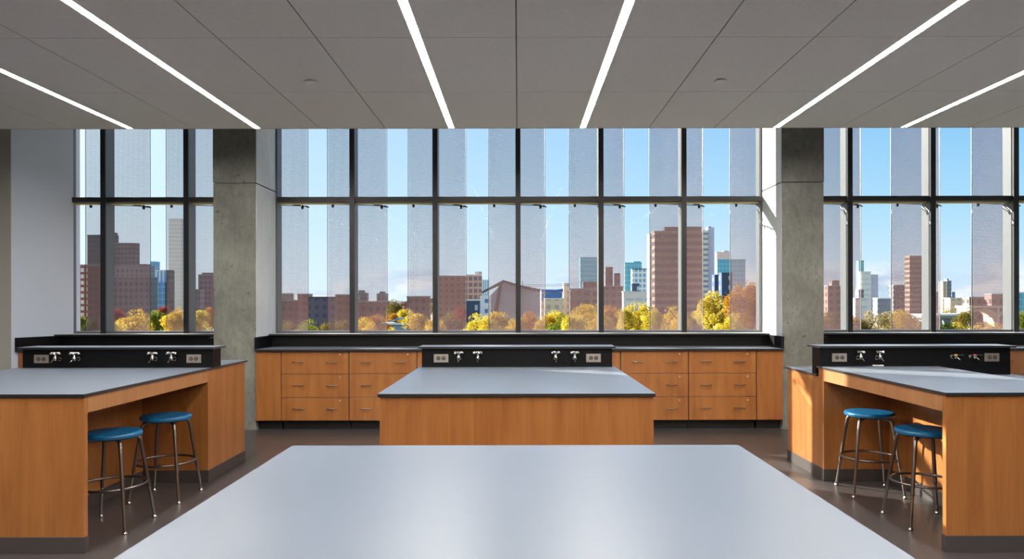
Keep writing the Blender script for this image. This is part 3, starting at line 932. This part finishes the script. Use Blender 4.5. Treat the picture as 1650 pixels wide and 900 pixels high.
# stadium
D = 430
t = thing('stadium', 'angular glass stadium with sloping dark roof edge in the centre window', 'building', (PX(835, D), D + 30, G))
MB().prism_y([(PX(790, D), G), (PX(790, D), PZ(476, D)), (PX(812, D), PZ(453, D)), (PX(838, D), PZ(461, D)), (PX(880, D), PZ(470, D)), (PX(906, D), PZ(474, D)), (PX(906, D), G)], D, D + 60).build('hall', 'stadium_glass', t)
MB().prism_y([(PX(776, D), PZ(470, D)), (PX(811, D), PZ(451, D)), (PX(838, D), PZ(459, D)), (PX(880, D), PZ(468, D)), (PX(880, D), PZ(471, D)), (PX(838, D), PZ(463.5, D)), (PX(813, D), PZ(456, D)), (PX(776, D), PZ(473, D))], D - 4, D - .1).build('roof_edge', 'stadium_dark', t)
MB().prism_y([(PX(793, D), PZ(520, D)), (PX(804, D), PZ(458, D)), (PX(810, D), PZ(456, D)), (PX(800, D), PZ(520, D))], D - 3, D - .1).build('roof_edge', 'stadium_dark', t)
D = 330
t = thing('blue_roof_hall', 'hall with a curved deep blue roof in the fourth gap of the centre window', 'building', (PX(893, D), D + 10, G))
MB().box(PX(872, D), PX(908, D), D, D + 16, G, PZ(482, D)).build('hall_wall', 'f_beige', t)
MB().prism_y([(PX(872, D), PZ(466, D)), (PX(895, D), PZ(466.5, D)), (PX(907.5, D), PZ(465, D)), (PX(907.5, D), PZ(470, D)), (PX(895, D), PZ(471, D)), (PX(872, D), PZ(470, D))], D - 1, D + 16).build('upper_roof', 'blue_roof', t)
MB().prism_y([(PX(872, D), PZ(473, D)), (PX(905, D), PZ(472, D)), (PX(904, D), PZ(482, D)), (PX(872, D), PZ(482, D))], D - 2, D - .1).build('lower_roof', 'blue_roof', t)
MB().box(PX(872, D), PX(907, D), D, D + 15, PZ(482, D), PZ(470, D)).build('clerestory', 'roof_light', t)

# bridges
D = 190
t = thing('road_bridge', 'pale blue road bridge on piers crossing low in the right window', 'bridge', (PX(1535, D), D, G))
MB().box(PX(1486, D), PX(1568, D), D, D + 6, PZ(509.5, D), PZ(506.5, D)).build('deck', 'bridge_pale', t)
MB().box(PX(1486, D), PX(1568, D), D + .4, D + 5.6, PZ(513.5, D), PZ(509.6, D)).build('girder', 'road_steel', t)
for x in (1492, 1506, 1521, 1536, 1546, 1561):
    MB().box(PX(x - .8, D), PX(x + .8, D), D + 1, D + 5, G, PZ(513.6, D)).build('pier', 'road_steel', t)
rail = MB()
for k in range(40): rail.box(PX(1486 + 2.05 * k, D), PX(1486.4 + 2.05 * k, D), D, D + .08, PZ(506.5, D), PZ(505.3, D))
rail.box(PX(1486, D), PX(1568, D), D, D + .08, PZ(505.3, D), PZ(505, D)); rail.build('railing', 'bridge_pale', t)
D = 240
t = thing('arch_bridge', 'pale stone arch bridge behind the third fin of the right window', 'bridge', (PX(1588, D), D, G))
out = [(PX(1562, D), G), (PX(1562, D), PZ(494, D)), (PX(1626, D), PZ(494, D)), (PX(1626, D), G)]
def arch(c, hw, y0, y1):
    return [(PX(c + hw * math.cos(a), D), PZ(y1 - (y1 - y0) * math.sin(a), D)) for a in [PI * i / 16 for i in range(17)]]
MB().box(PX(1562, D), PX(1630, D), D, D + 8, PZ(497, D), PZ(493.5, D)).build('deck', 'stone_pale', t)
for c, hw in ((1586, 22), (1628, 17)):
    a = arch(c, hw, 498.5, 512); b_ = arch(c, hw - 1.8, 500.5, 512)
    MB().prism_y(a + b_[::-1], D + .3, D + 7).build('arch_rib', 'stone_pale', t)
for x0 in (1563, 1608):
    MB().box(PX(x0, D), PX(x0 + 3, D), D + .2, D + 7.5, G, PZ(497, D)).build('pier', 'stone_pale', t)
D = 150
t = thing('canopy_bridge', 'pale blue footbridge with slanting roof in the second gap of the centre window', 'bridge', (PX(620, D), D, G))
MB().prism_y([(PX(573, D), PZ(521, D)), (PX(573, D), PZ(518.5, D)), (PX(657, D), PZ(520, D)), (PX(657, D), PZ(523, D))], D, D + 4).build('deck', 'bridge_pale', t)
MB().prism_y([(PX(626, D), PZ(516.5, D)), (PX(640, D), PZ(512, D)), (PX(657, D), PZ(510.5, D)), (PX(657, D), PZ(512.5, D)), (PX(641, D), PZ(514, D)), (PX(628, D), PZ(517.5, D))], D, D + 5).build('slanting_roof', 'bridge_blue', t)
for x in (580, 600, 630, 642, 652):
    MB().box(PX(x, D), PX(x + 1.2, D), D + 1, D + 3, G, PZ(520, D)).build('pier', 'bridge_blue', t)
MB().box(PX(632, D), PX(657, D), D + .5, D + 3.5, PZ(531, D), PZ(524, D)).build('truss', 'bridge_blue', t)
# cable line sweeping across the fourth gap
D = 260
t = thing('overhead_cable', 'thin sagging overhead cables between two masts across the centre window', 'cable', (PX(897, D), D, G))
for dy in (0, 2.5):
    pts = [(PX(842 + i * 11.2, D), D, PZ(458 + dy - 5.5 * ((i / 10)) + 2.5 * (1 - ((i - 5) / 5) ** 2), D)) for i in range(11)]
    MB().tube(pts, .05, 5).build('wire', 'frame_dark', t)
for x in (842, 954):
    MB().box(PX(x - .5, D), PX(x + .5, D), D - .1, D + .1, G, PZ(452, D)).build('mast', 'frame_silver', t)

# trees --------------------------------------------------------------
def crown_mesh(seed, n=8500, R=1.0, H=1.25, leaf=.040, lumps=38, open_=0.0):
    rs = np.random.RandomState(seed)
    # lumps around an egg-shaped crown
    C = []
    for i in range(lumps):
        u = rs.uniform(-1, 1); a = rs.uniform(0, 2 * PI)
        s = math.sqrt(max(0, 1 - u * u)) * (1.0 if u < .2 else .9)
        r = rs.uniform(.45, .8)
        C.append((s * math.cos(a) * r * R, s * math.sin(a) * r * R, u * r * H, rs.uniform(.26, .44)))
    C = np.array(C)
    idx = rs.randint(0, lumps, n)
    d = rs.normal(size=(n, 3)); d /= np.linalg.norm(d, axis=1)[:, None]
    rad = C[idx, 3] * (rs.uniform(.55, 1.08, n) ** .6)
    p = C[idx, :3] + d * rad[:, None]
    nrm = rs.normal(size=(n, 3)) * .7 + d; nrm /= np.linalg.norm(nrm, axis=1)[:, None]
    t1 = np.cross(nrm, rs.normal(size=(n, 3))); t1 /= np.linalg.norm(t1, axis=1)[:, None]
    t2 = np.cross(nrm, t1)
    sz = leaf * rs.uniform(.6, 1.25, n)[:, None]
    V = np.stack([p - t1 * sz, p - t2 * sz * .7, p + t1 * sz, p + t2 * sz * .7], 1).reshape(-1, 3).astype(np.float32)
    me = bpy.data.meshes.new('crown')
    me.vertices.add(n * 4); me.vertices.foreach_set('co', V.reshape(-1))
    me.loops.add(n * 4); me.loops.foreach_set('vertex_index', np.arange(n * 4, dtype=np.int32))
    me.polygons.add(n); me.polygons.foreach_set('loop_start', np.arange(n, dtype=np.int32) * 4)
    me.update(calc_edges=True)
    me.materials.append(MAT['leaf_yellow'])
    return me
CM = [crown_mesh(s) for s in (1, 2, 3, 4)]
CT = [crown_mesh(s, 5000, 1.0, 1.3, .036, 30) for s in (5, 6)]

def trunk_mesh(seed):
    rs = random.Random(seed); b_ = MB()
    b_.tube([(0, 0, -3.2), (.03, 0, -1.5), (0, .02, -.6), (.02, 0, .3)], [.11, .085, .06, .025], 8)
    for k in range(7):
        a = k * 2.4 + rs.uniform(-.3, .3); z0 = rs.uniform(-1.1, 0); L = rs.uniform(.5, .8)
        e = (math.cos(a) * L, math.sin(a) * L, z0 + rs.uniform(.35, .8))
        b_.tube([(0, 0, z0), (e[0] * .5, e[1] * .5, z0 + (e[2] - z0) * .6), e], [.04, .025, .008], 6)
    me = bpy.data.meshes.new('trunk')
    me.from_pydata(b_.v, [], b_.f); me.materials.append(MAT['bark']); me.update()
    return me
TM = [trunk_mesh(1), trunk_mesh(2)]

def tree(px, ytop, hwpx, D, mat, label, thin=False, hfac=1.1):
    R = hwpx * 1.38 * D / F
    H = R * hfac
    X = PX(px, D); Zt = PZ(ytop, D)
    zc = Zt - 1.15 * H
    t = thing('autumn_tree', label, 'tree', (X, D, G), 'autumn trees outside the windows')
    i = tree.n; tree.n += 1
    me = (CT if thin else CM)[i % (2 if thin else 4)]
    c = bpy.data.objects.new('crown', me); COL.objects.link(c); c.parent = t
    c.location = (0, 0, zc - G); c.scale = (R / 1.0, R / 1.0, H / 1.25); c.rotation_euler = (0, 0, i * 1.3)
    c.material_slots[0].link = 'OBJECT'; c.material_slots[0].material = MAT[mat]
    s = max(.3, (zc - G) / 3.2)
    k = bpy.data.objects.new('trunk', TM[i % 2]); COL.objects.link(k); k.parent = t
    k.location = (0, 0, zc - G); k.scale = (R, R, s)
    return t
tree.n = 0
T = [
 # left window
 (133, 503, 12, 70, 'leaf_green', 'small yellow-green tree at the left jamb of the left window'),
 (150, 508, 15, 60, 'leaf_darkgreen', 'dark green tree behind the first left fin'),
 (186, 489, 14, 130, 'leaf_red', 'red-brown tree beside the first mullion of the left window'),
 (212, 491, 27, 85, 'leaf_gold', 'broad golden tree behind the wide fin of the left window'),
 (182, 508, 20, 66, 'leaf_yellow', 'low yellow tree at the foot of the first left mullion'),
 (256, 493, 15, 90, 'leaf_green', 'yellow-green tree in the gap of the left window'),
 (264, 488, 9, 140, 'leaf_red', 'small red-topped tree behind the yellow-green one, left window'),
 (283, 490, 17, 80, 'leaf_gold', 'golden tree behind the second mullion of the left window'),
 (318, 492, 17, 90, 'leaf_yellow', 'bright yellow tree left of the column in the left window'),
 (338, 489, 14, 120, 'leaf_orange', 'orange tree touching the left column'),
 # centre window
 (460, 508, 22, 80, 'leaf_olive', 'olive tree at the left end of the centre window'),
 (497, 509, 22, 66, 'leaf_green', 'bright green tree in the first gap of the centre window'),
 (546, 506, 24, 84, 'leaf_olive', 'olive tree behind the first centre mullion'),
 (582, 503, 20, 100, 'leaf_gold', 'golden tree right of the first centre mullion'),
 (607, 499, 16, 140, 'leaf_orange', 'orange tree behind the second centre fin'),
 (637, 479, 12, 230, 'leaf_olive', 'round pale tree far off above the red brick block'),
 (632, 499, 12, 160, 'leaf_orange', 'orange-red tree in the second gap above the footbridge'),
 (645, 495, 14, 180, 'leaf_red', 'red maple in the second gap above the footbridge'),
 (654, 492, 13, 170, 'leaf_yellow', 'small yellow tree right of the red maple'),
 (636, 524, 14, 70, 'leaf_yellow', 'low yellow bush under the footbridge in the second gap'),
 (676, 495, 24, 76, 'leaf_gold', 'golden tree left of the third mullion of the centre window'),
 (722, 494, 26, 90, 'leaf_olive', 'brown-olive tree behind the fin before the plain brown block'),
 (743, 490, 9, 150, 'leaf_red', 'small scarlet tree left of the navy block'),
 (770, 500, 24, 72, 'leaf_yellow', 'yellow tree in the third gap of the centre window'),
 (808, 492, 26, 80, 'leaf_gold', 'golden tree under the stadium, left of the middle mullion'),
 (858, 492, 28, 88, 'leaf_orange', 'russet tree right of the middle mullion'),
 (897, 492, 20, 110, 'leaf_yellow', 'yellow tree behind the front one in the fourth gap'),
 (903, 502, 26, 64, 'leaf_green', 'yellow-green tree filling the fourth gap'),
 (950, 478, 30, 80, 'leaf_gold', 'tall golden tree behind the fourth centre mullion'),
 (992, 482, 28, 90, 'leaf_orange', 'russet-gold tree right of the fourth centre mullion'),
 (1030, 477, 26, 76, 'leaf_yellow', 'yellow tree filling the fifth gap of the centre window'),
 (1075, 488, 28, 70, 'leaf_gold', 'golden tree before the huge brown tower'),
 (1116, 492, 24, 84, 'leaf_olive', 'olive-brown tree right of the fifth centre mullion'),
 (1155, 460, 27, 60, 'leaf_yellow', 'tall bright yellow tree in the sixth gap'),
 (1203, 441, 33, 56, 'leaf_orange', 'tallest orange-gold tree at the right end of the centre window'),
 (1180, 500, 22, 48, 'leaf_yellow', 'lower yellow tree at the foot of the sixth gap'),
 # right window
 (524, 512, 17, 54, 'leaf_olive', 'low olive tree under the blue-purple brick block'),
 (594, 512, 17, 66, 'leaf_gold', 'low golden tree in front of the low brown terrace'),
 (702, 506, 17, 60, 'leaf_gold', 'low golden tree at the foot of the third centre mullion'),
 (788, 505, 14, 58, 'leaf_yellow', 'yellow tree at the left edge of the fin before the stadium'),
 (834, 505, 16, 62, 'leaf_gold', 'low golden tree at the foot of the middle mullion'),
 (880, 500, 14, 76, 'leaf_gold', 'small golden tree under the left end of the blue roof'),
 (926, 499, 18, 60, 'leaf_yellow', 'yellow tree below the dark block beside the beige slab'),
 (970, 496, 16, 64, 'leaf_gold', 'golden tree at the foot of the fourth centre mullion'),
 (1008, 492, 14, 66, 'leaf_yellow', 'yellow tree at the left edge of the fifth gap'),
 (1052, 492, 15, 62, 'leaf_yellow', 'yellow tree at the right edge of the fifth gap'),
 (1098, 498, 16, 56, 'leaf_gold', 'golden tree at the foot of the fifth centre mullion'),
 (1133, 484, 13, 66, 'leaf_yellow', 'yellow tree right against the foot of the slender white tower'),
 (1434, 498, 14, 90, 'leaf_tan', 'small pale tree at the right edge of the left gap, right window'),
 (1340, 494, 26, 84, 'leaf_olive', 'olive tree right beside the right column'),
 (1372, 500, 18, 90, 'leaf_gold', 'golden tree behind the first mullion of the right window'),
 (1414, 490, 25, 74, 'leaf_tan', 'pale tan thinly leaved tree in the left gap of the right window'),
 (1392, 508, 18, 52, 'leaf_olive', 'low olive tree at the foot of the left gap, right window'),
 (1462, 490, 28, 84, 'leaf_gold', 'golden tree behind the second right fin'),
 (1528, 487, 20, 230, 'leaf_tan', 'pale yellow tree above the road bridge'),
 (1556, 493, 14, 175, 'leaf_olive', 'olive tree above the road bridge beside the arch bridge'),
 (1523, 512, 22, 64, 'leaf_darkgreen', 'dark green tree under the road bridge'),
 (1546, 514, 18, 70, 'leaf_yellow', 'yellow-tipped tree under the road bridge'),
 (1590, 510, 26, 90, 'leaf_gold', 'golden tree under the stone arch'),
 (1632, 506, 18, 100, 'leaf_olive', 'olive tree behind the last right mullion'),
 (1650, 494, 15, 90, 'leaf_green', 'yellow-green tree at the right edge of the picture'),
]
for a in T: tree(*a, thin=(a[4] == 'leaf_tan'))
# distant belt of trees on the horizon
rs = np.random.RandomState(3)
n = 26000
ang_ = rs.uniform(-.85, .85, n); Dd = rs.uniform(960, 1500, n)
hh = rs.uniform(0, 1, n) ** .7
top_ = 15 + 3.5 * np.sin(ang_ * 37) + 1.5 * np.sin(ang_ * 91)
p = np.stack([np.tan(ang_) * Dd, Dd, G + hh * top_], 1)
d = rs.normal(size=(n, 3)); d /= np.linalg.norm(d, axis=1)[:, None]
t1 = np.cross(d, rs.normal(size=(n, 3))); t1 /= np.linalg.norm(t1, axis=1)[:, None]; t2 = np.cross(d, t1)
V = np.stack([p - t1 * 5, p - t2 * 4, p + t1 * 5, p + t2 * 4], 1).reshape(-1, 3)
V[:, 2] = np.maximum(V[:, 2], G + .01)
me = bpy.data.meshes.new('treeline')
me.from_pydata([tuple(v) for v in V.tolist()], [], [(4 * i, 4 * i + 1, 4 * i + 2, 4 * i + 3) for i in range(n)])
me.materials.append(MAT['leaf_olive'])
tl = bpy.data.objects.new('treeline', me); COL.objects.link(tl)
tag(tl, 'distant continuous belt of autumn trees between the city blocks', 'trees', kind='stuff')

# ------------------------------------------------------------------ world, sun, camera
w = bpy.data.worlds.new('World'); SC.world = w; w.use_nodes = True
nt = w.node_tree; nt.nodes.clear()
o = N(nt, 'ShaderNodeOutputWorld'); bg = N(nt, 'ShaderNodeBackground')
tc = N(nt, 'ShaderNodeTexCoord'); sp = N(nt, 'ShaderNodeSeparateXYZ')
nt.links.new(tc.outputs['Generated'], sp.inputs[0])
col = ramp(nt, sp.outputs[2], [(0.0, lin(205, 224, 240)), (0.05, lin(190, 220, 241)), (0.12, lin(158, 207, 238)), (0.22, lin(122, 186, 233)), (0.6, lin(80, 140, 215))])
side = mth(nt, 'MULTIPLY_ADD', sp.outputs[0], 0.9, 0.42)
side_c = mth(nt, 'MINIMUM', mth(nt, 'MAXIMUM', side, 0.0), 1.0)
col = mixc(nt, mth(nt, 'MULTIPLY', mth(nt, 'SUBTRACT', 1.0, side_c), 0.62), col, lin(226, 240, 249))
# cumulus low on the horizon, denser to the right
mp = N(nt, 'ShaderNodeMapping'); mp.inputs['Scale'].default_value = (1, 1, 3.2); mp.inputs['Location'].default_value = (0.33, 0.1, 0.0)
nt.links.new(tc.outputs['Generated'], mp.inputs['Vector'])
ns = N(nt, 'ShaderNodeTexNoise'); ns.inputs['Scale'].default_value = 7.5; ns.inputs['Detail'].default_value = 7; ns.inputs['Roughness'].default_value = .55
nt.links.new(mp.outputs[0], ns.inputs['Vector'])
band = ramp(nt, sp.outputs[2], [(0.0, (1, 1, 1, 1)), (0.032, (.95, .95, .95, 1)), (0.055, (0, 0, 0, 1))])
th_ = mth(nt, 'ADD', ns.outputs['Fac'], mth(nt, 'MULTIPLY', side_c, .10))
cm = mth(nt, 'MULTIPLY', N(nt, 'ShaderNodeSeparateColor').outputs[0], 1.0)
sc_ = nt.nodes[-2] if False else None
smooth = N(nt, 'ShaderNodeMapRange'); smooth.inputs['From Min'].default_value = .50; smooth.inputs['From Max'].default_value = .60
nt.links.new(th_, smooth.inputs['Value'])
rgbbw = N(nt, 'ShaderNodeRGBToBW'); nt.links.new(band, rgbbw.inputs[0])
fac = mth(nt, 'MULTIPLY', mth(nt, 'MULTIPLY', smooth.outputs[0], rgbbw.outputs[0]), .85)
ns2 = N(nt, 'ShaderNodeTexNoise'); ns2.inputs['Scale'].default_value = 15; ns2.inputs['Detail'].default_value = 5
nt.links.new(mp.outputs[0], ns2.inputs['Vector'])
ccol = ramp(nt, ns2.outputs['Fac'], [(0.40, lin(176, 192, 216)), (0.56, lin(236, 238, 242))])
col = mixc(nt, fac, col, ccol)
# bright aureole around the sun
sunv = Vector((-1.0, .66, math.tan(math.radians(21.0)) * math.hypot(1, .66))).normalized()
dp_ = N(nt, 'ShaderNodeVectorMath', operation='DOT_PRODUCT'); nt.links.new(tc.outputs['Generated'], dp_.inputs[0]); dp_.inputs[1].default_value = sunv
au = mth(nt, 'POWER', mth(nt, 'MAXIMUM', dp_.outputs['Value'], 0.0), 26.0)
glow = mixc(nt, 1.0, col, mixc(nt, au, (0, 0, 0, 1), (3.2, 3.1, 2.9, 1)), 'ADD')
col = glow
nt.links.new(col, bg.inputs['Color']); bg.inputs['Strength'].default_value = 1.2
nt.links.new(bg.outputs[0], o.inputs[0])

sd = bpy.data.lights.new('sun', 'SUN'); sd.energy = 34.0; sd.angle = math.radians(.6); sd.color = (1, .93, .80)
so = bpy.data.objects.new('sun', sd); COL.objects.link(so)
r_ = .66; hx, hy = 1.0, -r_
hl = math.hypot(hx, hy); tz = -math.tan(math.radians(21.0)) * hl
so.rotation_euler = Vector((hx, hy, tz)).to_track_quat('-Z', 'Y').to_euler()
so.location = (-20, 30, 20)

cd = bpy.data.cameras.new('camera'); co = bpy.data.objects.new('camera', cd); COL.objects.link(co)
cd.sensor_width = 36; cd.lens = F / 1650 * 36
cd.shift_x = -(VX - 825) / 1650; cd.shift_y = (VY - 450) / 1650
cd.clip_start = .05; cd.clip_end = 6000
co.location = (0, 0, CAM_Z)
co.rotation_euler = (PI / 2, 0, 0)
co.rotation_euler = (Matrix.Rotation(PI / 2, 3, 'X') @ Matrix.Rotation(-.0018, 3, 'Z')).to_euler()
SC.camera = co

SC.view_settings.view_transform = 'Standard'
SC.view_settings.look = 'None'
SC.view_settings.exposure = 0.0
SC.view_settings.gamma = 1.0
SC.view_settings.use_curve_mapping = False
SC.cycles.use_denoising = True
SC.cycles.max_bounces = 12
SC.cycles.diffuse_bounces = 6
SC.cycles.transparent_max_bounces = 16
